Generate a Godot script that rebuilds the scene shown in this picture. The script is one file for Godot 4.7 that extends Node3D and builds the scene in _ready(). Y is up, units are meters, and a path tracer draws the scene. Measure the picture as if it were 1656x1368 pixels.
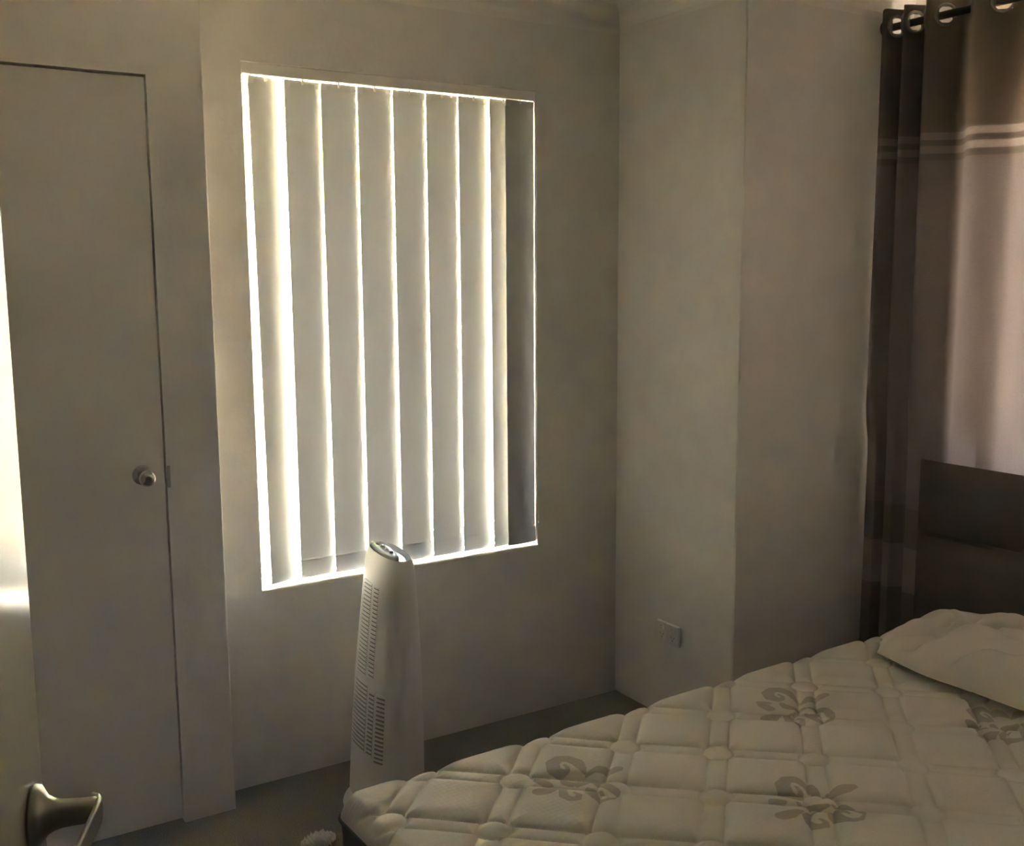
extends Node3D
# A dim bedroom: blinds over a sunny window, a bare quilted mattress, a tower fan, a wardrobe door and eyelet curtains.
# x runs along the window wall (0 = the corner beside the socket), z out of that wall into the room, y up; metres.

# ---------------------------------------------------------------- sizes, read off the photograph
const CEIL := 2.42
const WX0 := -1.318    # window opening
const WX1 := -0.340
const WY0 := 0.594
const WY1 := 2.120
const KX := -1.455     # end of the wardrobe wall
const DZ := 0.1065     # its face
const DX0 := -2.42     # wardrobe door
const DX1 := -1.602
const JAMB := 0.022
const NZ := 0.609      # where the corner wall turns
const CX := 0.74       # face of the wall behind the curtain
const DEX := -2.147    # free edge of the open room door
const DEZ := 1.79
const DNX := 0.952     # the way its face points
const DNZ := 0.305
const FENCE_Z := -4.2
const FENCE_H := 2.06
const BZ := -0.030
const SLATS := [
	[-1.2415, 15, 22, 0.008, 0.0], [-1.130, 4, 4, 0.001, 0.0], [-1.018, 1, 4, 0.001, 0.0], [-0.903, 2, 3, -0.001, 0.0], [-0.787, 2, 3, 0.0, 0.0],
	[-0.674, 2, 3, 0.0, 0.0], [-0.560, 2, 3, 0.0, 0.0], [-0.450, 9, 13, 0.0, 0.0], [-0.397, 2, 2, 0.0, 0.018]]
const FAN_AT := Vector3(-1.06, 0, 0.31)
const FAN_TURN := 0.0
const FAN_STREAK := 135.0  # where the added pale streak sits round the fan body
const FAN_GRILLES := [[172, 204, 0.19, 0.385], [157, 168, 0.19, 0.37], [136, 152, 0.175, 0.37], [178, 200, 0.405, 0.67], [161, 173, 0.41, 0.67]]
const BED_AT := Vector2(-1.503, 0.985)
const BED_TURN := 1.87
const BED_L := 2.018
const BED_W := 1.53
const QUILT_P := Vector2(0.307, 0.293)
const QUILT_O := Vector2(0.970, 0.166)
const MOTIF_O := Vector2(0.468, 0.246)
const SCRAP_AT := Vector3(-1.33, 0, 0.43)
const FOLDS := [[0.620, 0.574], [0.640, 0.56], [0.672, 0.635], [0.705, 0.57], [0.745, 0.64], [0.795, 0.56], [0.870, 0.64], [0.972, 0.56], [1.07, 0.63], [1.19, 0.555],
	[1.30, 0.635], [1.42, 0.56], [1.54, 0.64], [1.66, 0.56], [1.78, 0.64], [1.90, 0.56], [2.02, 0.64], [2.14, 0.56], [2.26, 0.63], [2.34, 0.626]]
const MOTIF := [
	[27.1,-8.9,2.0, 36.4,-32.5,5.7, 43.4,-58.3,7.8, 36.3,-82.7,7.4, 19.5,-94.2,6.8, -5.8,-84.4,7.8, -20.0,-59.9,8.2, -15.5,-41.9,6.7, -2.0,-36.3,3.6, 9.7,-47.1,2.6, 12.4,-62.7,2.1],
	[23.9,-0.1,1.5, 49.3,-4.9,4.1, 71.1,-4.9,7.7, 91.6,1.5,8.3, 109.8,6.4,5.7, 119.8,5.6,1.6],
	[23.0,28.4,2.5, 35.0,40.2,4.5, 37.6,63.4,6.0, 38.0,84.7,5.4, 35.2,96.7,1.5],
	[-2.5,42.9,3.5, -13.3,63.4,7.4, -15.9,82.1,5.9, -5.5,99.4,3.4, 13.7,105.8,2.9, 32.3,98.1,1.5],
	[3.0,53.8,5.0, 12.6,63.8,3.5, 11.1,76.7,2.0],
	[-25.4,27.3,1.5, -42.5,22.6,2.5, -61.9,30.1,4.4, -74.8,52.0,5.4, -71.2,69.8,4.8, -56.3,74.7,4.4, -44.5,65.9,2.9, -46.7,50.8,2.0],
	[-53.9,14.8,1.5, -72.7,12.4,5.0, -93.0,12.3,7.9, -108.7,8.4,7.4, -112.7,2.3,2.5],
	[-1.9,14.9,2.0, -21.6,8.6,4.5, -29.6,-4.0,5.0, -25.3,-19.2,3.5],
	[-57.9,-12.7,1.5, -65.9,-25.3,5.0, -69.4,-42.1,6.1, -67.2,-55.1,4.6, -56.7,-48.0,3.6, -48.0,-38.3,3.0],
	[13.7,22.1,2.5, 0.9,20.4,3.5, -16.0,19.6,2.5]]

const GLARE_HAZE := 0.10  # density of the added fog that imitates lens glare

# ---------------------------------------------------------------- colours
const WALL := Color(0.925, 0.905, 0.86)
const CARPET := Color(0.49, 0.46, 0.39)
const SLAT := Color(0.70, 0.70, 0.68)
const SLAT_BACK := Color(0.085, 0.086, 0.088)
const TICKING := Color(0.83, 0.805, 0.745)
const PRINT := Color(0.64, 0.60, 0.54)
const CURTAIN_TOP := Color(0.45, 0.395, 0.35)
const CURTAIN_MID := Color(0.60, 0.55, 0.515)
const CURTAIN_PALE := Color(0.71, 0.66, 0.62)
const CURTAIN_BACK := Color(0.25, 0.245, 0.245)
const CURTAIN_BANDS := [[1.952, CURTAIN_PALE], [1.930, CURTAIN_TOP], [1.911, CURTAIN_PALE], [1.889, CURTAIN_TOP], [1.870, CURTAIN_MID], [0.763, CURTAIN_TOP], [0.630, CURTAIN_PALE], [0.482, CURTAIN_TOP]]

func _ready() -> void:
	# camera
	var cam := Camera3D.new()
	cam.name = "camera"
	add_child(cam)
	cam.transform = Transform3D(Basis(Vector3(0.84958641, -0.00627783, 0.52741209), Vector3(0.07899144, 0.99016655, -0.11545803), Vector3(-0.52150098, 0.13975261, 0.84172794)).orthonormalized(), Vector3(-2.2772, 1.5278, 2.9642))
	cam.fov = 43.8405
	cam.near = 0.02
	cam.far = 200.0
	cam.current = true
	# sky, sun, exposure
	var env := Environment.new()
	env.background_mode = Environment.BG_SKY
	var sky := Sky.new()
	var pm := ProceduralSkyMaterial.new()
	pm.sky_top_color = Color(0.78, 0.84, 0.92)
	pm.sky_horizon_color = Color(0.93, 0.95, 0.98)
	pm.ground_bottom_color = Color(0.55, 0.52, 0.46)
	pm.ground_horizon_color = Color(0.80, 0.79, 0.76)
	pm.sky_energy_multiplier = 1.0
	sky.sky_material = pm
	env.sky = sky
	env.tonemap_mode = Environment.TONE_MAPPER_LINEAR
	env.tonemap_exposure = 126.0
	# no fog outdoors; the fog volume below is added to imitate lens glare
	env.volumetric_fog_enabled = true
	env.volumetric_fog_density = 0.0
	env.sdfgi_enabled = true
	env.ssao_enabled = true
	env.ssil_enabled = true
	var we := WorldEnvironment.new()
	we.name = "environment"
	we.environment = env
	add_child(we)
	var sun := DirectionalLight3D.new()
	sun.name = "sun"
	sun.light_color = Color(1.0, 0.95, 0.86)
	sun.light_energy = 3.0
	sun.light_angular_distance = 0.53
	sun.shadow_enabled = true
	add_child(sun)
	sun.look_at_from_position(Vector3.ZERO, Vector3(0.30, -1.0, 0.43))
	make_materials()
	build_room()
	build_glare_haze()
	build_outside()
	build_bed()
	build_blinds()
	build_curtain()
	build_fan()
	build_pillow()
	build_socket()
	build_scrap()

var taken := {}
var M := {}

# ---------------------------------------------------------------- helpers
func numbered(called: String) -> String:
	if not taken.has(called):
		taken[called] = 0
		return called
	taken[called] += 1
	return "%s_%03d" % [called, taken[called]]

func tag(o: Node, label := "", category := "", group := "", kind := "") -> Node:
	if label: o.set_meta("label", label)
	if category: o.set_meta("category", category)
	if group: o.set_meta("group", group)
	if kind: o.set_meta("kind", kind)
	return o

func base(called: String, at := Vector3.ZERO, turn := 0.0) -> Node3D:
	var o := Node3D.new()
	o.name = numbered(called)
	add_child(o)
	o.position = at
	o.rotation.y = turn
	return o

func put(mesh: Mesh, called: String, material: Material, parent: Node = null) -> MeshInstance3D:
	var o := MeshInstance3D.new()
	o.mesh = mesh
	o.material_override = material
	if parent == null:
		o.name = numbered(called)
		add_child(o, true)
	else:
		o.name = called
		parent.add_child(o, true)
	return o

func struct(mesh: Mesh, called: String, material: Material) -> MeshInstance3D:
	var o := put(mesh, called, material)
	o.set_meta("kind", "structure")
	return o

func st() -> SurfaceTool:
	var s := SurfaceTool.new()
	s.begin(Mesh.PRIMITIVE_TRIANGLES)
	s.set_smooth_group(-1)
	return s

func done(s: SurfaceTool) -> ArrayMesh:
	s.generate_normals()
	return s.commit()

func tri(s: SurfaceTool, a: Vector3, b: Vector3, c: Vector3, inside: Vector3) -> void:
	# clockwise seen from outside
	var n := (b - a).cross(c - a)
	if n.length_squared() < 1e-16: return
	if n.dot((a + b + c) / 3.0 - inside) > 0.0:
		s.add_vertex(a); s.add_vertex(c); s.add_vertex(b)
	else:
		s.add_vertex(a); s.add_vertex(b); s.add_vertex(c)

func quad(s: SurfaceTool, a: Vector3, b: Vector3, c: Vector3, d: Vector3, inside: Vector3) -> void:
	tri(s, a, b, c, inside)
	tri(s, a, c, d, inside)

# a box from corner lo to corner hi, its edges chamfered by e
func bx(s: SurfaceTool, lo: Vector3, hi: Vector3, e := 0.0, t := Transform3D.IDENTITY) -> void:
	var c := (lo + hi) / 2.0
	var h := (hi - lo) / 2.0
	var m := t * c
	e = minf(e, minf(h.x, minf(h.y, h.z)) * 0.95)
	var v := func(sx: float, sy: float, sz: float, f: int) -> Vector3:
		var k := Vector3(h.x - e, h.y - e, h.z - e)
		k[f] = h[f]
		return t * (c + Vector3(sx * k.x, sy * k.y, sz * k.z))
	for f in 3:
		for sg: float in [-1.0, 1.0]:
			var p := []
			for q in [[-1, -1], [1, -1], [1, 1], [-1, 1]]:
				var k := [0.0, 0.0, 0.0]
				k[f] = sg
				k[(f + 1) % 3] = float(q[0])
				k[(f + 2) % 3] = float(q[1])
				p.append(v.call(k[0], k[1], k[2], f))
			quad(s, p[0], p[1], p[2], p[3], m)
	if e <= 0.0: return
	for f in 3:
		var g := (f + 1) % 3
		var w := (f + 2) % 3
		for a: float in [-1.0, 1.0]:
			for b: float in [-1.0, 1.0]:
				var k0 := [0.0, 0.0, 0.0]
				k0[f] = -1.0; k0[g] = a; k0[w] = b
				var k1 := k0.duplicate()
				k1[f] = 1.0
				quad(s, v.call(k0[0], k0[1], k0[2], g), v.call(k1[0], k1[1], k1[2], g), v.call(k1[0], k1[1], k1[2], w), v.call(k0[0], k0[1], k0[2], w), m)
	for a: float in [-1.0, 1.0]:
		for b: float in [-1.0, 1.0]:
			for d: float in [-1.0, 1.0]:
				tri(s, v.call(a, b, d, 0), v.call(a, b, d, 1), v.call(a, b, d, 2), m)

func box(lo: Vector3, hi: Vector3, e := 0.0) -> ArrayMesh:
	var s := st()
	bx(s, lo, hi, e)
	return done(s)

# a smooth sheet of nu x nv points f(i, j) -> Vector3; wrap joins the last column to the first
func sheet(nu: int, nv: int, f: Callable, uv = null, wrap := false, flip := false, skip = null) -> ArrayMesh:
	var P := PackedVector3Array(); var N := PackedVector3Array(); var T := PackedVector2Array(); var I := PackedInt32Array()
	P.resize(nu * nv); N.resize(nu * nv); T.resize(nu * nv)
	for j in nv:
		for i in nu:
			P[j * nu + i] = f.call(i, j)
			T[j * nu + i] = uv.call(i, j) if uv != null else Vector2(float(i) / (nu - 1), float(j) / (nv - 1))
	for j in nv:
		for i in nu:
			var il := (i - 1 if i > 0 else (nu - 2 if wrap else 0))
			var ir := (i + 1 if i < nu - 1 else (1 if wrap else nu - 1))
			var jl := maxi(j - 1, 0)
			var jr := mini(j + 1, nv - 1)
			var n := (P[j * nu + ir] - P[j * nu + il]).cross(P[jr * nu + i] - P[jl * nu + i])
			if n.length_squared() < 1e-18:
				n = Vector3.UP
			n = n.normalized()
			N[j * nu + i] = -n if flip else n
	for j in nv - 1:
		for i in nu - 1:
			var a := j * nu + i
			if skip != null and skip.call((P[a] + P[a + nu + 1]) / 2.0): continue
			if flip:
				I.append_array([a, a + 1, a + nu, a + 1, a + nu + 1, a + nu])
			else:
				I.append_array([a, a + nu, a + 1, a + 1, a + nu, a + nu + 1])
	var A := []
	A.resize(Mesh.ARRAY_MAX)
	A[Mesh.ARRAY_VERTEX] = P; A[Mesh.ARRAY_NORMAL] = N; A[Mesh.ARRAY_TEX_UV] = T; A[Mesh.ARRAY_INDEX] = I
	var m := ArrayMesh.new()
	m.add_surface_from_arrays(Mesh.PRIMITIVE_TRIANGLES, A)
	return m

# profile [[radius, height], ...] turned round the y axis of t
func lathe(profile: Array, t := Transform3D.IDENTITY, n := 32) -> ArrayMesh:
	return sheet(n + 1, profile.size(), func(i: int, j: int) -> Vector3:
		var a := TAU * i / n
		return t * Vector3(profile[j][0] * cos(a), profile[j][1], profile[j][0] * sin(a)), null, true, true)

# a round tube through points with radii
func tube(points: Array, radii: Array, n := 12) -> ArrayMesh:
	var frames := []
	var up := Vector3.UP
	for k in points.size():
		var d: Vector3 = (points[mini(k + 1, points.size() - 1)] - points[maxi(k - 1, 0)]).normalized()
		if absf(d.dot(up)) > 0.95: up = Vector3.RIGHT
		var x := d.cross(up).normalized()
		frames.append([x, x.cross(d)])
	var count := points.size() + 2
	return sheet(n + 1, count, func(i: int, j: int) -> Vector3:
		var k := clampi(j - 1, 0, points.size() - 1)
		var r: float = 0.0 if j == 0 or j == count - 1 else radii[mini(k, radii.size() - 1)]
		var a := TAU * i / n
		return points[k] + (frames[k][0] * cos(a) + frames[k][1] * sin(a)) * r, null, true)

func torus(centre: Vector3, axis: Vector3, R: float, r: float) -> ArrayMesh:
	var x := axis.cross(Vector3.UP if absf(axis.y) < 0.9 else Vector3.RIGHT).normalized()
	var y := axis.cross(x).normalized()
	return sheet(33, 13, func(i: int, j: int) -> Vector3:
		var a := TAU * i / 32.0
		var b := TAU * j / 12.0
		var d := x * cos(a) + y * sin(a)
		return centre + d * (R + r * cos(b)) + axis * (r * sin(b)), null, true)

# a moulding: profile points (distance from the wall, height) swept from a to b; out points away from the wall; m0, m1 shift the ends with the distance
func moulding(a: Vector3, b: Vector3, out: Vector3, profile: Array, m0: float, m1: float) -> ArrayMesh:
	var s := st()
	var d := (b - a).normalized()
	var n := profile.size()
	var mid := Vector3.ZERO
	var A := []; var B := []
	for q: Vector2 in profile:
		A.append(a + out * q.x + Vector3.UP * q.y - d * (m0 * q.x))
		B.append(b + out * q.x + Vector3.UP * q.y + d * (m1 * q.x))
		mid += (A[-1] + B[-1]) / (2.0 * n)
	for k in n - 1:
		quad(s, A[k], B[k], B[k + 1], A[k + 1], a.lerp(b, 0.5))
	return done(s)

func mat(color: Color, rough := 0.6, metal := 0.0) -> StandardMaterial3D:
	var m := StandardMaterial3D.new()
	m.albedo_color = color
	m.roughness = rough
	m.metallic = metal
	return m

func noise_tex(freq: float, seed_: int, ramp: Array = [], as_normal := false, strength := 4.0, size := 512, octaves := 4) -> NoiseTexture2D:
	var f := FastNoiseLite.new()
	f.noise_type = FastNoiseLite.TYPE_SIMPLEX
	f.frequency = freq
	f.seed = seed_
	f.fractal_octaves = octaves
	var t := NoiseTexture2D.new()
	t.noise = f
	t.width = size; t.height = size
	t.seamless = true
	t.as_normal_map = as_normal
	t.bump_strength = strength
	if ramp.size():
		var g := Gradient.new()
		g.offsets = PackedFloat32Array([0.2, 0.8])
		g.colors = PackedColorArray(ramp)
		t.color_ramp = g
	return t

func triplanar(m: StandardMaterial3D, scale_: float) -> StandardMaterial3D:
	m.uv1_triplanar = true
	m.uv1_world_triplanar = true
	m.uv1_scale = Vector3.ONE * scale_
	return m

func make_materials() -> void:
	M.wall = triplanar(mat(Color(1, 1, 1), 0.55), 0.9)
	M.wall.albedo_texture = noise_tex(0.012, 3, [WALL * 0.97, WALL])
	M.wall.normal_enabled = true
	M.wall.normal_texture = noise_tex(0.09, 5, [], true, 2.0)
	M.wall.normal_scale = 0.12
	M.ceiling = mat(Color(0.95, 0.93, 0.88), 0.8)
	M.carpet = triplanar(mat(Color(1, 1, 1), 0.95), 2.2)
	M.carpet.albedo_texture = noise_tex(0.16, 8, [CARPET * 0.72, CARPET * 1.25], false, 1.0, 512, 5)
	M.carpet.normal_enabled = true
	M.carpet.normal_texture = noise_tex(0.2, 9, [], true, 9.0)
	M.gloss = mat(Color(0.76, 0.74, 0.67), 0.16)
	M.satin = mat(Color(0.91, 0.89, 0.845), 0.42)
	M.sill = mat(Color(0.90, 0.87, 0.81), 0.4)
	M.chrome = mat(Color(0.80, 0.79, 0.76), 0.14, 1.0)
	M.brushed = mat(Color(0.62, 0.60, 0.56), 0.28, 1.0)
	M.frame = mat(Color(0.72, 0.73, 0.73), 0.35, 0.3)
	M.slat = mat(SLAT, 0.85)
	M.slat.backlight_enabled = true
	M.slat.backlight = SLAT_BACK
	M.slat.normal_enabled = true
	M.slat.normal_texture = noise_tex(0.25, 12, [], true, 3.0)
	M.slat.normal_scale = 0.1
	triplanar(M.slat, 3.0)
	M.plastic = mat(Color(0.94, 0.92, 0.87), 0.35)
	M.fan = mat(Color(0.90, 0.89, 0.86), 0.32)
	M.fan_dark = mat(Color(0.30, 0.29, 0.27), 0.6)
	M.fan_top = mat(Color(0.55, 0.56, 0.56), 0.18)
	M.leather = mat(Color(0.32, 0.265, 0.22), 0.36)
	M.leather.normal_enabled = true
	M.leather.normal_texture = noise_tex(0.12, 21, [], true, 5.0)
	M.leather.normal_scale = 0.25
	triplanar(M.leather, 4.0)
	M.base = mat(Color(0.22, 0.20, 0.18), 0.85)
	M.pillow = mat(Color(0.86, 0.83, 0.77), 0.85)
	M.dark = mat(Color(0.08, 0.075, 0.07), 0.7)
	M.glass = mat(Color(1, 1, 1, 0.04), 0.02)
	M.glass.transparency = BaseMaterial3D.TRANSPARENCY_ALPHA
	M.fence = mat(Color(0.93, 0.89, 0.77), 0.6)
	M.cap = mat(Color(0.62, 0.63, 0.64), 0.5)
	M.ground = triplanar(mat(Color(1, 1, 1), 0.9), 0.5)
	M.ground.albedo_texture = noise_tex(0.05, 31, [Color(0.66, 0.62, 0.54), Color(0.80, 0.76, 0.68)])
	M.eave = mat(Color(0.92, 0.80, 0.55), 0.7)
	M.bark = mat(Color(0.36, 0.28, 0.20), 0.9)
	M.leaf = mat(Color(0.46, 0.60, 0.12), 0.5)
	M.leaf.backlight_enabled = true
	M.leaf.backlight = Color(0.62, 0.78, 0.10)
	M.paper = mat(Color(0.88, 0.87, 0.84), 0.7)
	M.hanger = mat(Color(0.78, 0.78, 0.76), 0.4)
	M.rod = mat(Color(0.22, 0.19, 0.16), 0.35, 0.8)
	M.eyelet = mat(Color(0.66, 0.64, 0.60), 0.3, 0.9)
	M.mark = mat(Color(0.7, 0.25, 0.15), 0.5)

# ---------------------------------------------------------------- the setting
func build_room() -> void:
	var s := st()
	bx(s, Vector3(-2.62, -0.1, -0.22), Vector3(0.86, 0, 3.9))
	struct(done(s), "floor", M.carpet)
	struct(box(Vector3(-2.62, CEIL, -0.22), Vector3(0.86, CEIL + 0.1, 3.9)), "ceiling", M.ceiling)
	# the wall with the blinds: its opening is plastered right round
	s = st()
	bx(s, Vector3(-2.62, 0, -0.22), Vector3(WX0, CEIL, 0))
	bx(s, Vector3(WX1, 0, -0.22), Vector3(0.0, CEIL, 0))
	bx(s, Vector3(WX0, 0, -0.22), Vector3(WX1, WY0, 0))
	bx(s, Vector3(WX0, WY1, -0.22), Vector3(WX1, CEIL, 0))
	struct(done(s), "wall_window", M.wall)
	# the wall with the wardrobe door stands 0.107 m proud of it
	s = st()
	bx(s, Vector3(-2.52, 0, 0), Vector3(DX0 - JAMB, CEIL, DZ), 0.0)
	for k in 5:
		# the plastered outer corner is slightly rounded
		var ring := [Vector2(DX1 + JAMB, 0), Vector2(DX1 + JAMB, DZ), Vector2(KX - 0.004, DZ), Vector2(KX - 0.0012, DZ - 0.0012), Vector2(KX, DZ - 0.004), Vector2(KX, 0)]
		var c := Vector3((DX1 + KX) / 2, CEIL / 2, DZ / 2)
		var p: Vector2 = ring[k]
		var q: Vector2 = ring[k + 1]
		quad(s, Vector3(p.x, 0, p.y), Vector3(q.x, 0, q.y), Vector3(q.x, CEIL, q.y), Vector3(p.x, CEIL, p.y), c)
	bx(s, Vector3(DX0 - JAMB, 2.04 + JAMB, 0), Vector3(DX1 + JAMB, CEIL, DZ), 0.0)
	struct(done(s), "wall_wardrobe", M.wall)
	struct(box(Vector3(0.0, 0, -0.22), Vector3(0.86, CEIL, NZ), 0.004), "wall_corner", M.wall)
	s = st()
	bx(s, Vector3(CX, 0, NZ), Vector3(0.86, CEIL, 1.0))
	bx(s, Vector3(CX, 0, 2.25), Vector3(0.86, CEIL, 2.7))
	bx(s, Vector3(CX, 0, 1.0), Vector3(0.86, 0.85, 2.25))
	bx(s, Vector3(CX, 2.08, 1.0), Vector3(0.86, CEIL, 2.25))
	struct(done(s), "wall_curtain", M.wall)
	struct(box(Vector3(-2.62, 0, 0), Vector3(-2.52, CEIL, 3.9)), "wall_left", M.wall)
	# the wall with the doorway that the photograph is taken through
	s = st()
	bx(s, Vector3(-2.52, 0, 2.6), Vector3(-2.43, CEIL, 2.7))
	bx(s, Vector3(-1.57, 0, 2.6), Vector3(CX, CEIL, 2.7))
	bx(s, Vector3(-2.43, 2.07, 2.6), Vector3(-1.57, CEIL, 2.7))
	struct(done(s), "wall_entry", M.wall)
	# the hall behind the camera
	s = st()
	bx(s, Vector3(-2.52, 0, 3.8), Vector3(0.86, CEIL, 3.9))
	struct(done(s), "wall_hall", M.wall)
	struct(box(Vector3(0.76, 0, 2.7), Vector3(0.86, CEIL, 3.8)), "wall_hall_end", M.wall)
	# cove cornice
	var cove := []
	for k in 9:
		var a := PI / 2 * k / 8.0
		cove.append(Vector2(0.088 * (1.0 - cos(a)), -0.088 * (1.0 - sin(a))))
	var top := CEIL
	struct(moulding(Vector3(KX, top, 0), Vector3(0, top, 0), Vector3.BACK, cove, 0, -1), "trim_1", M.ceiling)
	struct(moulding(Vector3(0, top, 0), Vector3(0, top, NZ), Vector3.LEFT, cove, -1, 1), "trim_2", M.ceiling)
	struct(moulding(Vector3(0, top, NZ), Vector3(CX, top, NZ), Vector3.BACK, cove, 1, -1), "trim_3", M.ceiling)
	struct(moulding(Vector3(CX, top, NZ), Vector3(CX, top, 2.6), Vector3.LEFT, cove, -1, -1), "trim_4", M.ceiling)
	struct(moulding(Vector3(-2.52, top, DZ), Vector3(KX, top, DZ), Vector3.BACK, cove, -1, 1), "trim_5", M.ceiling)
	build_window()
	build_wardrobe_door()
	build_room_door()

func build_window() -> void:
	# aluminium slider behind the blinds: outer frame, two sashes, two panes
	var w := base("window_1", Vector3(0, 0, 0))
	tag(w, "", "", "", "structure")
	var z0 := -0.19
	var z1 := -0.13
	var f := 0.032
	var s := st()
	bx(s, Vector3(WX0, WY0, z0), Vector3(WX0 + f, WY1, z1), 0.003)
	bx(s, Vector3(WX1 - f, WY0, z0), Vector3(WX1, WY1, z1), 0.003)
	bx(s, Vector3(WX0 + f, WY0, z0), Vector3(WX1 - f, WY0 + f, z1), 0.003)
	bx(s, Vector3(WX0 + f, WY1 - f, z0), Vector3(WX1 - f, WY1, z1), 0.003)
	put(done(s), "frame", M.frame, w)
	var mid := (WX0 + WX1) / 2.0
	for k in 2:
		var a := (WX0 + f if k == 0 else mid - 0.02)
		var b := (mid + 0.02 if k == 0 else WX1 - f)
		var za := z0 + 0.006 + 0.026 * k
		var g := 0.03
		s = st()
		bx(s, Vector3(a, WY0 + f, za), Vector3(a + g, WY1 - f, za + 0.022), 0.002)
		bx(s, Vector3(b - g, WY0 + f, za), Vector3(b, WY1 - f, za + 0.022), 0.002)
		bx(s, Vector3(a + g, WY0 + f, za), Vector3(b - g, WY0 + f + 0.045, za + 0.022), 0.002)
		bx(s, Vector3(a + g, WY1 - f - g, za), Vector3(b - g, WY1 - f, za + 0.022), 0.002)
		var sash := put(done(s), "sash", M.frame, w)
		var pane := QuadMesh.new()
		pane.size = Vector2(b - a - 2 * g, WY1 - WY0 - 2 * f - g - 0.045)
		var p := put(pane, "pane", M.glass, sash)
		p.position = Vector3((a + b) / 2, (WY0 + WY1) / 2 + 0.0075, za + 0.011)
	# painted sill board
	struct(box(Vector3(WX0, WY0 - 0.001, -0.13), Vector3(WX1, WY0 + 0.010, 0.004), 0.003), "window_sill", M.sill)
	# the window behind the curtain
	w = base("window_2")
	tag(w, "", "", "", "structure")
	s = st()
	bx(s, Vector3(0.79, 0.85, 1.0), Vector3(0.84, 2.08, 1.035), 0.003)
	bx(s, Vector3(0.79, 0.85, 2.215), Vector3(0.84, 2.08, 2.25), 0.003)
	bx(s, Vector3(0.79, 0.85, 1.035), Vector3(0.84, 0.885, 2.215), 0.003)
	bx(s, Vector3(0.79, 2.045, 1.035), Vector3(0.84, 2.08, 2.215), 0.003)
	bx(s, Vector3(0.80, 0.885, 1.60), Vector3(0.83, 2.045, 1.65), 0.003)
	put(done(s), "frame", M.frame, w)
	for k in 2:
		var q := QuadMesh.new()
		q.size = Vector2(0.565, 1.16)
		var p := put(q, "pane", M.glass, w)
		p.rotation.y = -PI / 2
		p.position = Vector3(0.815, 1.465, 1.3175 + 0.615 * k)

func build_wardrobe_door() -> void:
	var d := base("door_1", Vector3(DX0, 0, DZ))
	tag(d, "", "", "", "structure")
	var w := DX1 - DX0
	put(box(Vector3(0.003, 0.012, -0.042), Vector3(w - 0.003, 2.035, -0.006), 0.002), "leaf", M.satin, d)
	var s := st()
	bx(s, Vector3(-JAMB, 0, -0.1), Vector3(0, 2.04 + JAMB, 0.001), 0.0005)
	bx(s, Vector3(w, 0, -0.1), Vector3(w + JAMB, 2.04 + JAMB, 0.001), 0.0005)
	bx(s, Vector3(0, 2.04, -0.1), Vector3(w, 2.04 + JAMB, 0.001), 0.0005)
	put(done(s), "jamb", M.wall, d)
	put(box(Vector3(0, 0, -0.1), Vector3(w, 2.04, -0.06)), "backing", M.dark, d)
	var t := Transform3D(Basis(Vector3.RIGHT, PI / 2), Vector3(w - 0.062, 1.005, -0.006))
	var knob := put(lathe([[0.0, 0.0], [0.009, 0.0], [0.008, 0.034], [0.011, 0.042], [0.017, 0.048], [0.0215, 0.056], [0.0215, 0.063], [0.018, 0.071], [0.010, 0.075], [0.0, 0.0755]], t), "knob", M.chrome, d)
	put(lathe([[0.0, 0.0], [0.026, 0.0], [0.027, 0.002], [0.025, 0.005], [0.012, 0.008], [0.0, 0.008]], t), "rose", M.chrome, knob)
	put(box(Vector3(w + 0.0005, 0.965, -0.03), Vector3(w + 0.009, 1.025, 0.0036), 0.001), "strike_plate", M.brushed, d)

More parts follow.
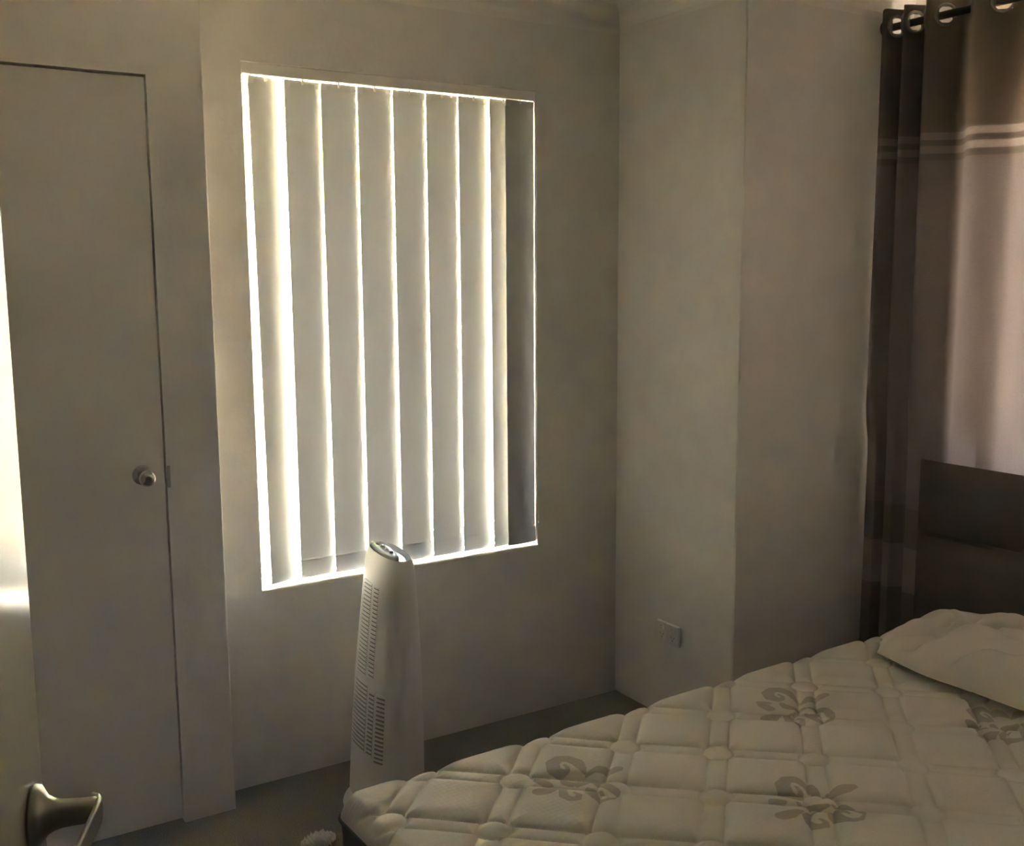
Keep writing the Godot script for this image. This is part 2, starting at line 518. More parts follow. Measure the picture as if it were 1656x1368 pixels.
func build_room_door() -> void:
	# open room door beside the camera; its free edge stands near x -2.15, z 1.79
	var edge := Vector3(DEX, 0, DEZ)
	var back := Vector3(-DNZ, 0, DNX).normalized()    # from the free edge to the hinges
	var b := Basis(-back, Vector3.UP, (-back).cross(Vector3.UP))
	var d := Node3D.new()
	d.name = "door_2"
	add_child(d)
	d.transform = Transform3D(b, edge)
	tag(d, "", "", "", "structure")
	# local x runs from the hinges to the free edge, local z out of the face seen here
	put(box(Vector3(-0.82, 0.012, -0.036), Vector3(0, 2.04, 0.0), 0.002), "leaf", M.gloss, d)
	var hy := 0.982
	var t := Transform3D(Basis(Vector3.RIGHT, PI / 2), Vector3(-0.060, hy, 0.0))
	var h := put(lathe([[0.0, 0.0], [0.031, 0.0], [0.032, 0.003], [0.031, 0.008], [0.026, 0.011], [0.020, 0.015], [0.0165, 0.021], [0.0145, 0.029], [0.0135, 0.04], [0.013, 0.058], [0.0125, 0.066], [0.0, 0.068]], t), "lever_handle", M.brushed, d)
	# a flat blade, 26 mm high, that runs back towards the hinges
	var blade := [[-0.046, 0.0575, 0.0125], [-0.052, 0.0625, 0.013], [-0.062, 0.0645, 0.013], [-0.08, 0.064, 0.0125], [-0.11, 0.061, 0.0115], [-0.14, 0.058, 0.011], [-0.165, 0.055, 0.010], [-0.172, 0.054, 0.008]]
	put(sheet(17, blade.size() + 2, func(i: int, j: int) -> Vector3:
		var q: Array = blade[clampi(j - 1, 0, blade.size() - 1)]
		var k := 0.0 if j == 0 or j == blade.size() + 1 else 1.0
		var c := cos(TAU * i / 16.0)
		var e := sin(TAU * i / 16.0)
		return Vector3(q[0], hy + q[2] * k * signf(c) * pow(absf(c), 0.5), q[1] + 0.0035 * k * signf(e) * pow(absf(e), 0.6)), null, true), "lever", M.brushed, h)
	put(box(Vector3(-0.0006, 0.94, -0.03), Vector3(0.0006, 1.06, -0.006), 0.0003), "latch_plate", M.brushed, d)
	for y: float in [0.2, 1.02, 1.84]:
		put(tube([Vector3(-0.823, y - 0.05, -0.002), Vector3(-0.823, y + 0.05, -0.002)], [0.006]), "hinge", M.brushed, d)

# ---------------------------------------------------------------- outside
func build_outside() -> void:
	var s := st()
	bx(s, Vector3(-9, -0.35, -9), Vector3(12, -0.25, -0.22))
	bx(s, Vector3(0.86, -0.35, -0.22), Vector3(12, -0.25, 9))
	bx(s, Vector3(-9, -0.35, 3.9), Vector3(0.86, -0.25, 9))
	tag(struct(done(s), "ground", M.ground), "pale paved yard outside the window", "ground")
	# the roof's eave over the window
	s = st()
	bx(s, Vector3(-4, 2.24, -0.72), Vector3(2, 2.28, -0.22))
	bx(s, Vector3(-4, 2.15, -0.75), Vector3(2, 2.34, -0.72))
	var e := put(done(s), "roof_eave", M.eave)
	tag(e, "cream roof eave above the window outside", "eave", "", "structure")
	# boundary fence of sheet panels
	var f := base("boundary_fence", Vector3(0, -0.25, FENCE_Z))
	tag(f, "cream panel fence in the yard outside the window", "fence")
	for k in 7:
		var x := -6.0 + 2.0 * k
		s = st()
		for q in 10:
			var xa := x + 0.03 + q * 0.194
			bx(s, Vector3(xa, 0.05, -0.012), Vector3(xa + 0.13, FENCE_H - 0.09, 0.012), 0.004)
			bx(s, Vector3(xa + 0.12, 0.05, -0.02), Vector3(xa + 0.196, FENCE_H - 0.09, 0.0), 0.004)
		put(done(s), "panel", M.fence, f)
		put(box(Vector3(x, FENCE_H - 0.10, -0.028), Vector3(x + 1.995, FENCE_H, 0.028), 0.006), "top_rail", M.cap, f)
		put(box(Vector3(x - 0.025, 0, -0.03), Vector3(x + 0.025, FENCE_H, 0.03), 0.004), "post", M.cap, f)
	var rng := RandomNumberGenerator.new()
	rng.seed = 5
	for q in [[-0.35, -6.6, 4.6, "leafy tree with thin trunk behind the fence, left of its taller neighbour"], [1.9, -7.4, 5.6, "taller leafy tree behind the fence"]]:
		var t := base("garden_tree", Vector3(q[0], -0.25, q[1]))
		tag(t, q[3], "tree")
		var hh: float = q[2]
		put(tube([Vector3.ZERO, Vector3(0.05, hh * 0.3, 0), Vector3(-0.03, hh * 0.6, 0.05), Vector3(0.02, hh * 0.85, 0)], [0.10, 0.08, 0.055, 0.02]), "trunk", M.bark, t)
		s = st()
		for k in 2600:
			var dir := Vector3(rng.randfn(), rng.randfn(), rng.randfn()).normalized() * pow(rng.randf(), 0.4)
			var c := Vector3(dir.x * 1.25, hh * 0.58 + dir.y * hh * 0.42, dir.z * 1.25)
			var bs := Basis.from_euler(Vector3(rng.randf() * TAU, rng.randf() * TAU, rng.randf() * TAU)) * rng.randf_range(0.7, 1.3)
			var a := c + bs * Vector3(0, -0.075, 0)
			var b := c + bs * Vector3(0.035, 0, 0.008)
			var d := c + bs * Vector3(0, 0.075, 0)
			var g := c + bs * Vector3(-0.035, 0, 0.008)
			s.add_vertex(a); s.add_vertex(b); s.add_vertex(d)
			s.add_vertex(a); s.add_vertex(d); s.add_vertex(g)
		var fo := put(done(s), "foliage", M.leaf, t)
		fo.set_meta("kind", "stuff")

# ---------------------------------------------------------------- vertical blinds
func build_blinds() -> void:
	var b := base("vertical_blind", Vector3(0, 0, BZ))
	tag(b, "grey fabric vertical blinds hanging inside the bright window opening", "blinds")
	# head rail
	var s := st()
	bx(s, Vector3(WX0 + 0.004, 2.089, -0.022), Vector3(WX1 - 0.004, 2.1196, 0.022), 0.002)
	bx(s, Vector3(WX0 + 0.004, 2.0875, 0.016), Vector3(WX1 - 0.004, 2.094, 0.022), 0.002)
	put(done(s), "headrail", M.plastic, b)
	put(box(Vector3(WX0 + 0.001, 2.084, -0.024), Vector3(WX0 + 0.006, 2.1195, 0.024), 0.002), "end_cap", M.plastic, b)
	put(box(Vector3(WX1 - 0.006, 2.084, -0.024), Vector3(WX1 - 0.001, 2.1195, 0.024), 0.002), "end_cap", M.plastic, b)
	# [x of the carrier, turn at the top, turn at the bottom, drift of the foot]
	for k in SLATS.size():
		var q: Array = SLATS[k]
		var x: float = q[0]
		var half := 0.0560
		var ya := 2.079
		var yb := 0.664
		var f := func(i: int, j: int) -> Vector3:
			var v := j / 24.0
			var a := deg_to_rad(lerpf(q[1], q[2], v))
			var u := (i / 6.0 * 2.0 - 1.0)
			var bow := 0.004 * (1.0 - u * u)
			var px: float = x + q[3] * v
			return Vector3(px + u * half * cos(a) + bow * sin(a), lerpf(ya, yb, v), -u * half * sin(a) + bow * cos(a) + q[4])
		var sl := put(sheet(7, 25, f), "slat", M.slat, b)
		# carrier hook and the hanger plate at the head of the slat
		s = st()
		bx(s, Vector3(x - 0.003, 2.074, 0.0025 + q[4]), Vector3(x + 0.003, 2.092, 0.0065 + q[4]), 0.001)
		var hook := put(done(s), "hook", M.plastic, sl)
		hook.set_meta("label", "small white plastic hook")
		var top := Transform3D(Basis(Vector3.UP, deg_to_rad(q[1])), Vector3(x, 0, q[4]))
		s = st()
		bx(s, Vector3(-half, 2.066, 0.0), Vector3(half, 2.0862, 0.0022), 0.0006, top)
		put(done(s), "hanger", M.hanger, sl)
		# the weight pocket sewn into the foot
		var a := deg_to_rad(q[2])
		var t := Transform3D(Basis(Vector3.UP, a), Vector3(x + q[3], 0, q[4]))
		put(sheet(7, 5, func(i: int, j: int) -> Vector3:
			var u := i / 6.0 * 2.0 - 1.0
			return t * Vector3(u * (half + 0.001), lerpf(0.668, 0.613, j / 4.0), 0.0055 - 0.004 * u * u + (0.0015 if j in [1, 2, 3] else 0.0))), "weight_pocket", M.slat, sl)
	# bead chain that links the feet
	for k in SLATS.size() - 1:
		var p0 := Vector3(SLATS[k][0] + SLATS[k][3], 0.64, -0.008 + SLATS[k][4])
		var p1 := Vector3(SLATS[k + 1][0] + SLATS[k + 1][3], 0.64, -0.008 + SLATS[k + 1][4])
		put(tube([p0, p0.lerp(p1, 0.25) - Vector3(0, 0.006, 0), p0.lerp(p1, 0.5) - Vector3(0, 0.009, 0), p0.lerp(p1, 0.75) - Vector3(0, 0.006, 0), p1], [0.0012], 6), "link_chain", M.plastic, b)

# ---------------------------------------------------------------- tower fan
func fan_ring(y: float) -> Array:
	# [half length along local z, half width along local x, shift of the centre x, z] at height y
	var v := clampf(y / 0.76, 0, 1)
	return [lerpf(0.150, 0.108, v) + 0.012 * sin(PI * v), lerpf(0.090, 0.048, pow(v, 1.2)) + 0.004 * sin(PI * v), lerpf(-0.014, 0.012, v), 0.010 * v]

func fan_point(y: float, a: float, grow := 0.0) -> Vector3:
	var r := fan_ring(y)
	var c := cos(a)
	var s := sin(a)
	return Vector3(r[2] + signf(c) * pow(absf(c), 0.85) * (r[1] + grow), y, r[3] + signf(s) * pow(absf(s), 0.85) * (r[0] + grow))

func build_fan() -> void:
	var t := base("tower_fan", FAN_AT, FAN_TURN)
	tag(t, "white tower fan with slotted grilles standing below the blinds", "fan")
	var ys := [0.035, 0.036, 0.06, 0.12, 0.2, 0.3, 0.4, 0.5, 0.6, 0.68, 0.72, 0.745, 0.757]
	var n := 72
	var slant := func(p: Vector3) -> Vector3:
		# the head slopes down towards the front
		return p - Vector3(0, clampf((p.y - 0.6) / 0.15, 0, 1) * 0.008 * (p.z / 0.12 + 0.2), 0)
	put(sheet(n + 1, ys.size(), func(i: int, j: int) -> Vector3:
		var g := 0.0
		if j == 0: g = -0.02
		if j >= ys.size() - 2: g = -0.004 if j == ys.size() - 2 else -0.010
		return slant.call(fan_point(ys[j], TAU * i / n, g)), null, true, true), "body", M.fan, t)
	# head: a shallow dish with a raised control strip
	var cap := put(sheet(n + 1, 5, func(i: int, j: int) -> Vector3:
		var g: float = [-0.010, -0.014, -0.018, -0.03, -0.09][j]
		var p := fan_point(0.757, TAU * i / n, g)
		if j == 4: p = Vector3(0, 0.757, 0)
		p.y = 0.757 + [0.0, -0.002, -0.005, -0.006, -0.006][j]
		return slant.call(p), null, true, true), "head_panel", M.fan_top, t)
	var strip := put(sheet(25, 9, func(i: int, j: int) -> Vector3:
		var a := TAU * i / 24.0
		var k: float = [1.0, 1.0, 0.97, 0.9, 0.75, 0.5, 0.3, 0.15, 0.0][j]
		var y: float = [-0.01, 0.004, 0.008, 0.010, 0.011, 0.012, 0.012, 0.012, 0.012][j]
		return slant.call(Vector3(cos(a) * 0.020 * k, 0.753 + y, sin(a) * 0.085 * k)), null, true, true), "control_strip", M.fan_top, cap)
	for q in 4:
		put(lathe([[0.0, 0.0], [0.006, 0.0], [0.006, 0.003], [0.0, 0.004]], Transform3D(Basis(Vector3.RIGHT, 0.36), slant.call(Vector3(0, 0.7645, -0.045 + 0.03 * q))), 12), "button", M.plastic, strip)
	# grilles: each column is a dark recess crossed by slats, in three columns below and two above
	for col: Array in FAN_GRILLES:
		var a0 := deg_to_rad(col[0])
		var a1 := deg_to_rad(col[1])
		var y0: float = col[2]
		var y1: float = col[3]
		var g := put(sheet(7, 9, func(i: int, j: int) -> Vector3:
			var y := lerpf(y0, y1, j / 8.0)
			return slant.call(fan_point(y, lerpf(a0, a1, i / 6.0), 0.0006)), null, false, true), "grille", M.fan_dark, t)
		var s := st()
		var count := int((y1 - y0) / 0.0115)
		for k in count + 1:
			var y := y0 + (y1 - y0) * k / count
			for i in 4:
				var u0 := lerpf(a0, a1, i / 4.0) - (0.01 if i == 0 else 0.0)
				var u1 := lerpf(a0, a1, (i + 1) / 4.0) + (0.01 if i == 3 else 0.0)
				var A: Vector3 = slant.call(fan_point(y - 0.0030, u0, 0.0034))
				var B: Vector3 = slant.call(fan_point(y - 0.0030, u1, 0.0034))
				var C: Vector3 = slant.call(fan_point(y + 0.0030, u1, 0.0034))
				var D: Vector3 = slant.call(fan_point(y + 0.0030, u0, 0.0034))
				var I: Vector3 = Vector3(0, y, 0)
				quad(s, A, B, C, D, I)
				var A2: Vector3 = slant.call(fan_point(y - 0.0030, u0, -0.001))
				var B2: Vector3 = slant.call(fan_point(y - 0.0030, u1, -0.001))
				var C2: Vector3 = slant.call(fan_point(y + 0.0030, u1, -0.001))
				var D2: Vector3 = slant.call(fan_point(y + 0.0030, u0, -0.001))
				quad(s, D, C, C2, D2, (A + C) / 2 - Vector3(0, 0.01, 0))
				quad(s, A, B, B2, A2, (A + C) / 2 + Vector3(0, 0.01, 0))
		var sl := put(done(s), "grille_slats", M.fan, g)
		sl.set_meta("kind", "stuff")
	# pale strip added to imitate a bright streak of light, then the round foot
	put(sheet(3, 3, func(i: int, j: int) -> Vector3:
		return fan_point(0.268 + 0.006 * j / 2.0, deg_to_rad(lerpf(FAN_STREAK - 6, FAN_STREAK + 6, i / 2.0)), 0.001), null, false, true), "pale_streak", M.plastic, t)
	var foot := []
	for q in [[0.0, 0.0], [0.150, 0.0], [0.156, 0.005], [0.153, 0.013], [0.13, 0.024], [0.1, 0.033], [0.0, 0.036]]: foot.append(q)
	put(lathe(foot, Transform3D(Basis.from_scale(Vector3(0.86, 1, 1.0)), Vector3.ZERO), 48), "foot", M.fan, t)

# ---------------------------------------------------------------- bed
func bed_edge(u: float, v: float) -> float:
	# distance inside the mattress outline, whose corners are rounded
	var r := 0.045
	var hx := BED_L / 2
	var hz := BED_W / 2
	var q := Vector2(absf(u - hx) - hx + r, absf(v - hz) - hz + r)
	return r - (Vector2(maxf(q.x, 0), maxf(q.y, 0)).length() + minf(maxf(q.x, q.y), 0.0))

func puff(d: float, r: float, a: float) -> float:
	var k := 1.0 - clampf(d / r, 0.0, 1.0)
	return a * sqrt(maxf(0.0, 1.0 - k * k))

func quilt(u: float, v: float) -> float:
	var du := (u - QUILT_O.x) / QUILT_P.x
	var dv := (v - QUILT_O.y) / QUILT_P.y
	var s := du + dv
	var t := du - dv
	var ds := absf(s - roundf(s))
	var dt := absf(t - roundf(t))
	var m := 0.212
	var w := 0.105
	var dn := (sqrt(ds * ds + dt * dt) - 0.165) * m
	if dn < 0.0:
		return puff(-dn, 0.026, 0.0135)
	if ds < w and dt < w:
		return puff(minf(dn, 0.01), 0.02, 0.009)
	if ds < w:
		return puff(minf((w - ds) * m, dn), w * m, 0.0125)
	if dt < w:
		return puff(minf((w - dt) * m, dn), w * m, 0.0125)
	return puff(minf(minf(ds - w, dt - w) * m, dn), 0.034, 0.0190)

func build_bed() -> void:
	var turn := deg_to_rad(BED_TURN)
	# dark base with its padded headboard
	var b := base("bed_frame", Vector3(BED_AT.x, 0, BED_AT.y), turn)
	tag(b, "dark brown bed frame with padded leather headboard below the curtain", "bed")
	put(box(Vector3(-0.012, 0.03, -0.012), Vector3(BED_L - 0.002, 0.257, BED_W + 0.012), 0.012), "side_rails", M.base, b)
	for q in [[0.05, 0.05], [0.05, BED_W - 0.05], [BED_L - 0.1, 0.05], [BED_L - 0.1, BED_W - 0.05]]:
		put(box(Vector3(q[0] - 0.03, 0, q[1] - 0.03), Vector3(q[0] + 0.03, 0.035, q[1] + 0.03), 0.004), "leg", M.dark, b)
	var hx := BED_L + 0.024
	var hb := put(box(Vector3(hx + 0.008, 0.0, -0.055), Vector3(hx + 0.032, 0.93, BED_W + 0.055), 0.008), "headboard", M.leather, b)
	for q in [[0.712, 0.942], [0.40, 0.706]]:
		var y0: float = q[0]
		var y1: float = q[1]
		# a stuffed pad: its face bulges towards the pillow
		put(sheet(41, 21, func(i: int, j: int) -> Vector3:
			var s := i / 40.0 * 2.0 - 1.0
			var t := j / 20.0 * 2.0 - 1.0
			var bulge := 0.028 * pow(maxf(0.0, (1.0 - pow(absf(s), 16.0))), 0.5) * pow(maxf(0.0, 1.0 - pow(absf(t), 4.0)), 0.5)
			return Vector3(hx + 0.012 - bulge, lerpf(y0, y1, (t + 1) / 2), BED_W / 2 + s * (BED_W / 2 + 0.058)), null, false, false), "pad", M.leather, hb)
	# mattress: quilted top, dark border
	var m := base("mattress", Vector3(BED_AT.x, 0.26, BED_AT.y), turn)
	tag(m, "bare cream quilted mattress printed with taupe scroll motifs", "mattress")
	var nu := 480
	var nv := 364
	var top := 0.190 - 0.017
	put(sheet(nu, nv, func(i: int, j: int) -> Vector3:
		var u := BED_L * i / (nu - 1)
		var v := BED_W * j / (nv - 1)
		var e := bed_edge(u, v)
		var r := 0.040
		var y := top
		if e < 0.0:
			# outside a rounded corner: slide back on to the outline
			var c := Vector2(clampf(u, 0.045, BED_L - 0.045), clampf(v, 0.045, BED_W - 0.045))
			var d := (Vector2(u, v) - c).normalized() * 0.045
			u = c.x + d.x
			v = c.y + d.y
			e = 0.0
		var q := quilt(u, v)
		if e < r:
			y -= r - sqrt(maxf(0.0, r * r - (r - e) * (r - e)))
		y += q * clampf(e / 0.03, 0.15, 1.0)
		# the soft top is a little uneven
		y += 0.003 * sin(u * 5.1 + 1.0) * sin(v * 6.3 + 0.4) * clampf(e / 0.1, 0.0, 1.0)
		return Vector3(u, y, v), func(i: int, j: int) -> Vector2:
			return Vector2(float(i) / (nu - 1), float(j) / (nv - 1)), false, true), "quilted_top", mattress_material(), m)
	var ring := []
	var N := 96
	for k in N + 1:
		var a := TAU * k / N
		var d := Vector2(cos(a), sin(a))
		var c := Vector2(BED_L / 2 + signf(d.x) * (BED_L / 2 - 0.045) if absf(d.x) > 1e-6 else BED_L / 2, BED_W / 2 + signf(d.y) * (BED_W / 2 - 0.045) if absf(d.y) > 1e-6 else BED_W / 2)
		ring.append(c + d * 0.045)
	put(sheet(N + 1, 6, func(i: int, j: int) -> Vector3:
		var c: Vector2 = ring[i]
		var off: Vector2 = (c - Vector2(BED_L / 2, BED_W / 2)).normalized() * [0.0, 0.005, 0.007, 0.007, 0.004, 0.0][j]
		return Vector3(c.x - off.x * 0.6, [0.0, 0.01, 0.04, 0.1, 0.13, 0.142][j], c.y - off.y * 0.6), null, true, true), "border", M.base, m)
	put(sheet(N + 1, 9, func(i: int, j: int) -> Vector3:
		var c: Vector2 = ring[i]
		var d := (c - Vector2(BED_L / 2, BED_W / 2)).normalized()
		var a := TAU * j / 8.0
		return Vector3(c.x + d.x * 0.004 * cos(a), 0.139 + 0.0045 * sin(a), c.y + d.y * 0.004 * cos(a)), null, true), "piping", M.base, m)

func mattress_material() -> StandardMaterial3D:
	# printed knit: scroll motifs on a diagonal grid, drawn at 1 mm a pixel
	var w := 2040
	var h := 1540
	var im := Image.create(w, h, false, Image.FORMAT_RGB8)
	im.fill(TICKING)
	for r in range(-1, 5):
		for c in range(-1, 5):
			var cx := MOTIF_O.x + 0.692 * c + (0.346 if posmod(r, 2) == 1 else 0.0)
			var cy := MOTIF_O.y + 0.360 * r
			for stroke: Array in MOTIF:
				var n := stroke.size() / 3
				for k in n - 1:
					for q in 12:
						var f := q / 12.0
						var x: float = cx * 1000 + lerpf(stroke[3 * k], stroke[3 * k + 3], f)
						var y: float = cy * 1000 + lerpf(stroke[3 * k + 1], stroke[3 * k + 4], f)
						var rad: float = 2.0 * lerpf(stroke[3 * k + 2], stroke[3 * k + 5], f)
						for yy in range(int(y - rad), int(y + rad) + 1):
							var half := sqrt(maxf(0.0, rad * rad - (yy - y) * (yy - y)))
							if half >= 0.5 and yy >= 0 and yy < h:
								im.fill_rect(Rect2i(int(x - half), yy, int(2 * half), 1), PRINT)
	im.resize(2036, 1532, Image.INTERPOLATE_BILINEAR)
	var m := mat(Color(1, 1, 1), 0.9)
	m.albedo_texture = ImageTexture.create_from_image(im)
	# fine ribs of the knit, a tile repeated over the whole top
	var tile := Image.create(12, 12, false, Image.FORMAT_L8)
	var rng := RandomNumberGenerator.new()
	rng.seed = 2
	for y in 12:
		for x in 12:
			var k := 0.5 + 0.5 * cos(TAU * y / 6.0)
			tile.set_pixel(x, y, Color.WHITE * clampf(k * 0.8 + 0.2 * float((x / 2 + (y / 6) * 3) % 3) / 2.0, 0, 1))
	var hm := Image.create(1020, 768, false, Image.FORMAT_L8)
	for y in range(0, 768, 12):
		for x in range(0, 1020, 12):
			hm.blit_rect(tile, Rect2i(0, 0, 12, 12), Vector2i(x, y))
	m.heightmap_enabled = true
	m.heightmap_texture = ImageTexture.create_from_image(hm)
	m.heightmap_scale = 0.06
	return m

func build_pillow() -> void:
	var p := base("pillow", Vector3(0.277, 0.456, 1.405), deg_to_rad(BED_TURN))
	tag(p, "crumpled white pillow lying on the mattress by the headboard", "pillow")
	var nz := FastNoiseLite.new()
	nz.seed = 4
	nz.frequency = 0.9
	nz.fractal_octaves = 2
	var shape := func(i: int, j: int, side: float) -> Vector3:
		var U := i / 80.0 * 2.0 - 1.0     # across the bed's length
		var V := j / 110.0 * 2.0 - 1.0    # along the headboard
		var x := 0.222 * U * (1.0 - 0.17 * V * V) * (1.0 - 0.02 * cos(7.0 * V))
		var z := 0.365 * V * (1.0 - 0.12 * U * U)
		var t := pow(maxf(0.0, (1.0 - U * U) * (1.0 - V * V)), 0.42)
		var y := (0.128 if side > 0 else 0.010) * t * side
		if side > 0:
			# creases that run in from the corners and across the middle
			var d := U * 0.62 + V * 0.9
			y += t * (0.012 * sin(9.0 * d + 3.0 * nz.get_noise_2d(U, V)) * clampf(0.4 - V, 0.0, 1.0) + 0.020 * nz.get_noise_2d(U * 1.3 + 3.0, V * 2.0))
			var wave := 0.10 * sin(5.0 * U) + 0.12 * nz.get_noise_2d(U * 2.0, V * 2.0)
			y -= t * 0.040 * exp(-pow((V + 0.45 - 0.45 * U + wave) / 0.055, 2.0)) + t * 0.036 * exp(-pow((V + 0.12 - 0.7 * U - wave) / 0.05, 2.0)) + t * 0.03 * exp(-pow((V - 0.25 - 0.4 * U + wave) / 0.07, 2.0)) + t * 0.02 * exp(-pow((U + 0.2 + 0.3 * V) / 0.06, 2.0))
		return Vector3(x, y + 0.012, z)
	var top := sheet(81, 111, func(i: int, j: int) -> Vector3: return shape.call(i, j, 1.0), null, false, true)
	var bot := sheet(81, 111, func(i: int, j: int) -> Vector3: return shape.call(i, j, -1.0))
	var s := SurfaceTool.new()
	s.begin(Mesh.PRIMITIVE_TRIANGLES)
	s.append_from(top, 0, Transform3D.IDENTITY)
	s.append_from(bot, 0, Transform3D.IDENTITY)
	put(s.commit(), "pillowcase", M.pillow, p)

# ---------------------------------------------------------------- curtain
func curtain_x(z: float) -> float:
	for k in FOLDS.size() - 1:
		if z <= FOLDS[k + 1][0] or k == FOLDS.size() - 2:
			var t := clampf((z - FOLDS[k][0]) / (FOLDS[k + 1][0] - FOLDS[k][0]), 0.0, 1.0)
			return lerpf(FOLDS[k][1], FOLDS[k + 1][1], 0.5 - 0.5 * cos(PI * t))
	return 0.6

func build_curtain() -> void:
	var rod := base("curtain_rod", Vector3(0.60, 2.30, 0))
	tag(rod, "dark metal curtain rod running through the curtain eyelets", "curtain rod")
	put(tube([Vector3(0, 0, NZ), Vector3(0, 0, 2.42)], [0.012], 16), "pole", M.rod, rod)
	put(lathe([[0.0, 0.0], [0.024, 0.0], [0.024, 0.004], [0.014, 0.006], [0.0, 0.006]], Transform3D(Basis(Vector3.RIGHT, PI / 2), Vector3(0, 0, NZ)), 20), "wall_flange", M.rod, rod)
	put(lathe([[0.0, 0.0], [0.014, 0.0], [0.02, 0.008], [0.021, 0.018], [0.016, 0.028], [0.0, 0.032]], Transform3D(Basis(Vector3.RIGHT, PI / 2), Vector3(0, 0, 2.418)), 20), "finial", M.rod, rod)
	put(tube([Vector3(0, -0.002, 2.40), Vector3(CX - 0.60, -0.002, 2.40)], [0.008]), "bracket", M.rod, rod)
	var c := base("curtain", Vector3(0, 0, 0))
	tag(c, "brown eyelet curtain with pale stripes behind the headboard", "curtain")
	var z0: float = FOLDS[0][0]
	var z1: float = FOLDS[-1][0]
	var nz := 640
	var y0 := 0.03
	var y1 := 2.352
	var rows := [y1, 2.337, 2.323, 2.311, 2.300, 2.289, 2.277, 2.262, 2.24]
	for k in 40: rows.append(lerpf(2.20, y0, k / 39.0))
	put(sheet(nz, rows.size(), func(i: int, j: int) -> Vector3:
		var z := lerpf(z0, z1, float(i) / (nz - 1))
		var y: float = rows[j]
		var x := curtain_x(z)
		var k := clampf((2.2 - y) / 2.0, 0.0, 1.0)
		x += 0.004 * sin(z * 37.0 + 2.0 * y) * k
		if y < 1.06: x = lerpf(x, maxf(x, 0.592 + 0.0327 * maxf(0.0, z - 0.95)), clampf((1.06 - y) / 0.1, 0, 1))
		return Vector3(x, y, z + 0.010 * k * sin(z * 9.0)), func(i: int, j: int) -> Vector2:
			return Vector2(6.0 * i / (nz - 1), (y1 - rows[j]) / (y1 - y0)), false, false, func(c: Vector3) -> bool:
				return absf(c.y - 2.30) < 0.018 and absf(c.x - 0.60) < 0.0165), "fabric", curtain_material(y0, y1), c)
	for k in range(0, FOLDS.size() - 1):
		var a: Array = FOLDS[k]
		var b: Array = FOLDS[k + 1]
		if b[0] < 0.66: continue
		var p := Vector3(0.60, 2.30, (a[0] + b[0]) / 2)
		var dirz := Vector3(curtain_x(p.z + 0.004) - curtain_x(p.z - 0.004), 0, 0.008).normalized()
		var n := dirz.cross(Vector3.UP).normalized()
		if n.x > 0: n = -n
		put(torus(p, n, 0.030, 0.0050), "eyelet", M.eyelet, c)

func curtain_material(y0: float, y1: float) -> StandardMaterial3D:
	var n := 1024
	var im := Image.create(64, n, false, Image.FORMAT_RGB8)
	var rng := RandomNumberGenerator.new()
	rng.seed = 11
	for j in n:
		var y := lerpf(y1, y0, (j + 0.5) / n)
		var c := CURTAIN_TOP
		for q: Array in CURTAIN_BANDS:
			if y < q[0]: c = q[1]
		for i in 64:
			var k := rng.randf_range(0.95, 1.05)
			im.set_pixel(i, j, Color(c.r * k, c.g * k, c.b * k))
	var m := mat(Color(1, 1, 1), 0.8)
	m.albedo_texture = ImageTexture.create_from_image(im)
	m.backlight_enabled = true
	m.backlight = CURTAIN_BACK
	m.rim_enabled = true
	m.rim = 0.3
	return m

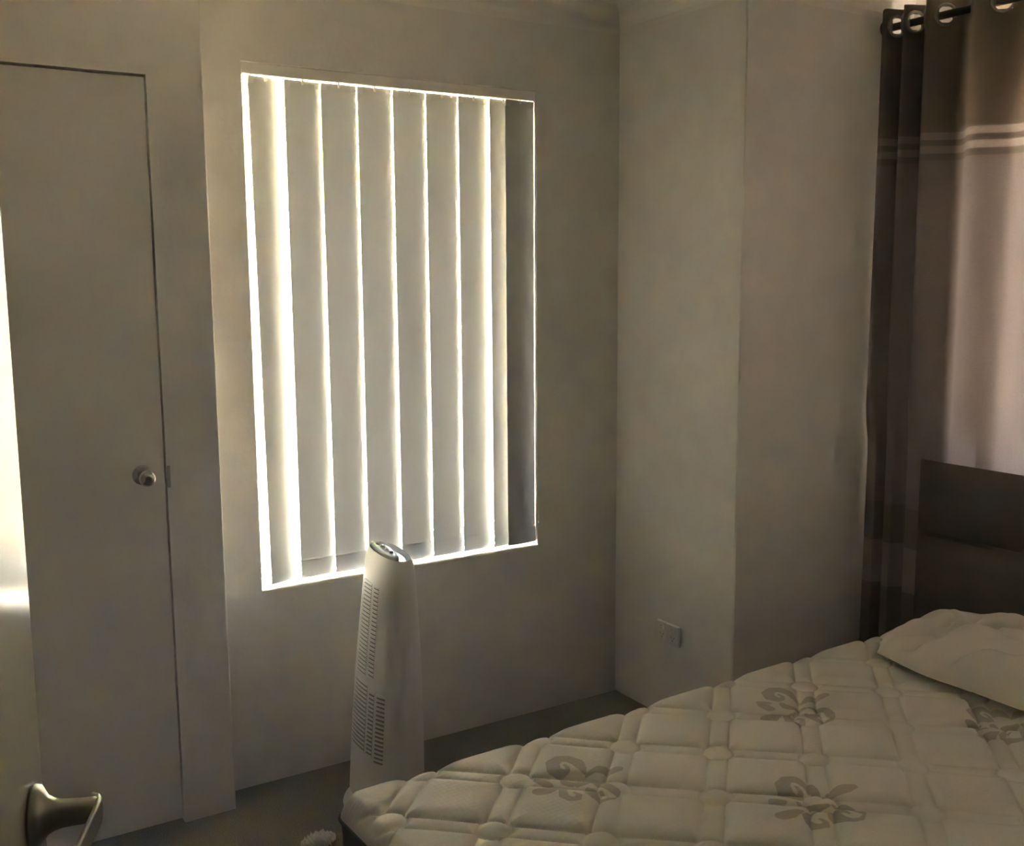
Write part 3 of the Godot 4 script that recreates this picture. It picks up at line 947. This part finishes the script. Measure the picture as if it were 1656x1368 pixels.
# ---------------------------------------------------------------- small things
func build_socket() -> void:
	# on the wall x = 0, facing -x
	var w := Node3D.new()
	w.name = numbered("power_socket")
	add_child(w)
	w.transform = Transform3D(Basis(Vector3(0, 0, 1), Vector3.UP, Vector3(-1, 0, 0)), Vector3(0, 0.311, 0.306))
	tag(w, "white double power socket low on the corner wall", "power socket")
	put(box(Vector3(-0.059, -0.037, 0.0), Vector3(0.059, 0.037, 0.011), 0.004), "plate", M.plastic, w)
	for sx: float in [-0.028, 0.028]:
		var sw := put(box(Vector3(sx - 0.0075, 0.010, 0.009), Vector3(sx + 0.0075, 0.028, 0.0165), 0.002), "switch", M.plastic, w)
		put(box(Vector3(sx - 0.002, 0.022, 0.0160), Vector3(sx + 0.002, 0.025, 0.0169)), "mark", M.mark, sw)
		var so := put(box(Vector3(sx - 0.017, -0.028, 0.010), Vector3(sx + 0.017, 0.004, 0.0122), 0.001), "outlet", M.plastic, w)
		for k in 3:
			var t := Transform3D(Basis(Vector3(0, 0, 1), [0.6, -0.6, 0.0][k]), Vector3(sx + [-0.007, 0.007, 0.0][k], [-0.007, -0.007, -0.018][k], 0.0122))
			var s := st()
			bx(s, Vector3(-0.001, -0.004, -0.001), Vector3(0.001, 0.004, 0.0003), 0.0, t)
			put(done(s), "slot", M.dark, so)

func build_scrap() -> void:
	# a frayed white scrap on the carpet by the foot of the bed
	var rng := RandomNumberGenerator.new()
	rng.seed = 3
	var nz := FastNoiseLite.new()
	nz.seed = 8
	nz.frequency = 30.0
	var p := put(sheet(41, 25, func(i: int, j: int) -> Vector3:
		var u := i / 40.0 * 2.0 - 1.0
		var a := TAU * j / 24.0
		var r := 0.030 * sqrt(maxf(0.0, 1.0 - u * u)) * (0.75 + 0.7 * nz.get_noise_2d(u * 0.4, sin(a) * 0.3 + 2.0) + 0.5 * nz.get_noise_2d(u * 1.6, cos(a) * 0.5))
		return Vector3(u * 0.05, maxf(0.001, 0.018 + r * 0.8 * sin(a)), r * cos(a)), null, true), "crumpled_tissue", M.paper)
	p.position = SCRAP_AT
	tag(p, "crumpled white tissue on the carpet beside the bed foot", "tissue")

# ---------------------------------------------------------------- fog added in place of lens glare
func build_glare_haze() -> void:
	var f := FogVolume.new()
	f.name = "glare_haze"
	f.shape = RenderingServer.FOG_VOLUME_SHAPE_BOX
	f.size = Vector3(3.4, 2.46, 4.1)
	f.position = Vector3(-0.88, 1.2, 1.85)
	var m := FogMaterial.new()
	m.density = GLARE_HAZE
	m.albedo = Color(0.95, 0.95, 0.95)
	f.material = m
	tag(f, "thin fog added through the room to stand in for lens glare", "glare_haze", "", "stuff")
	add_child(f)
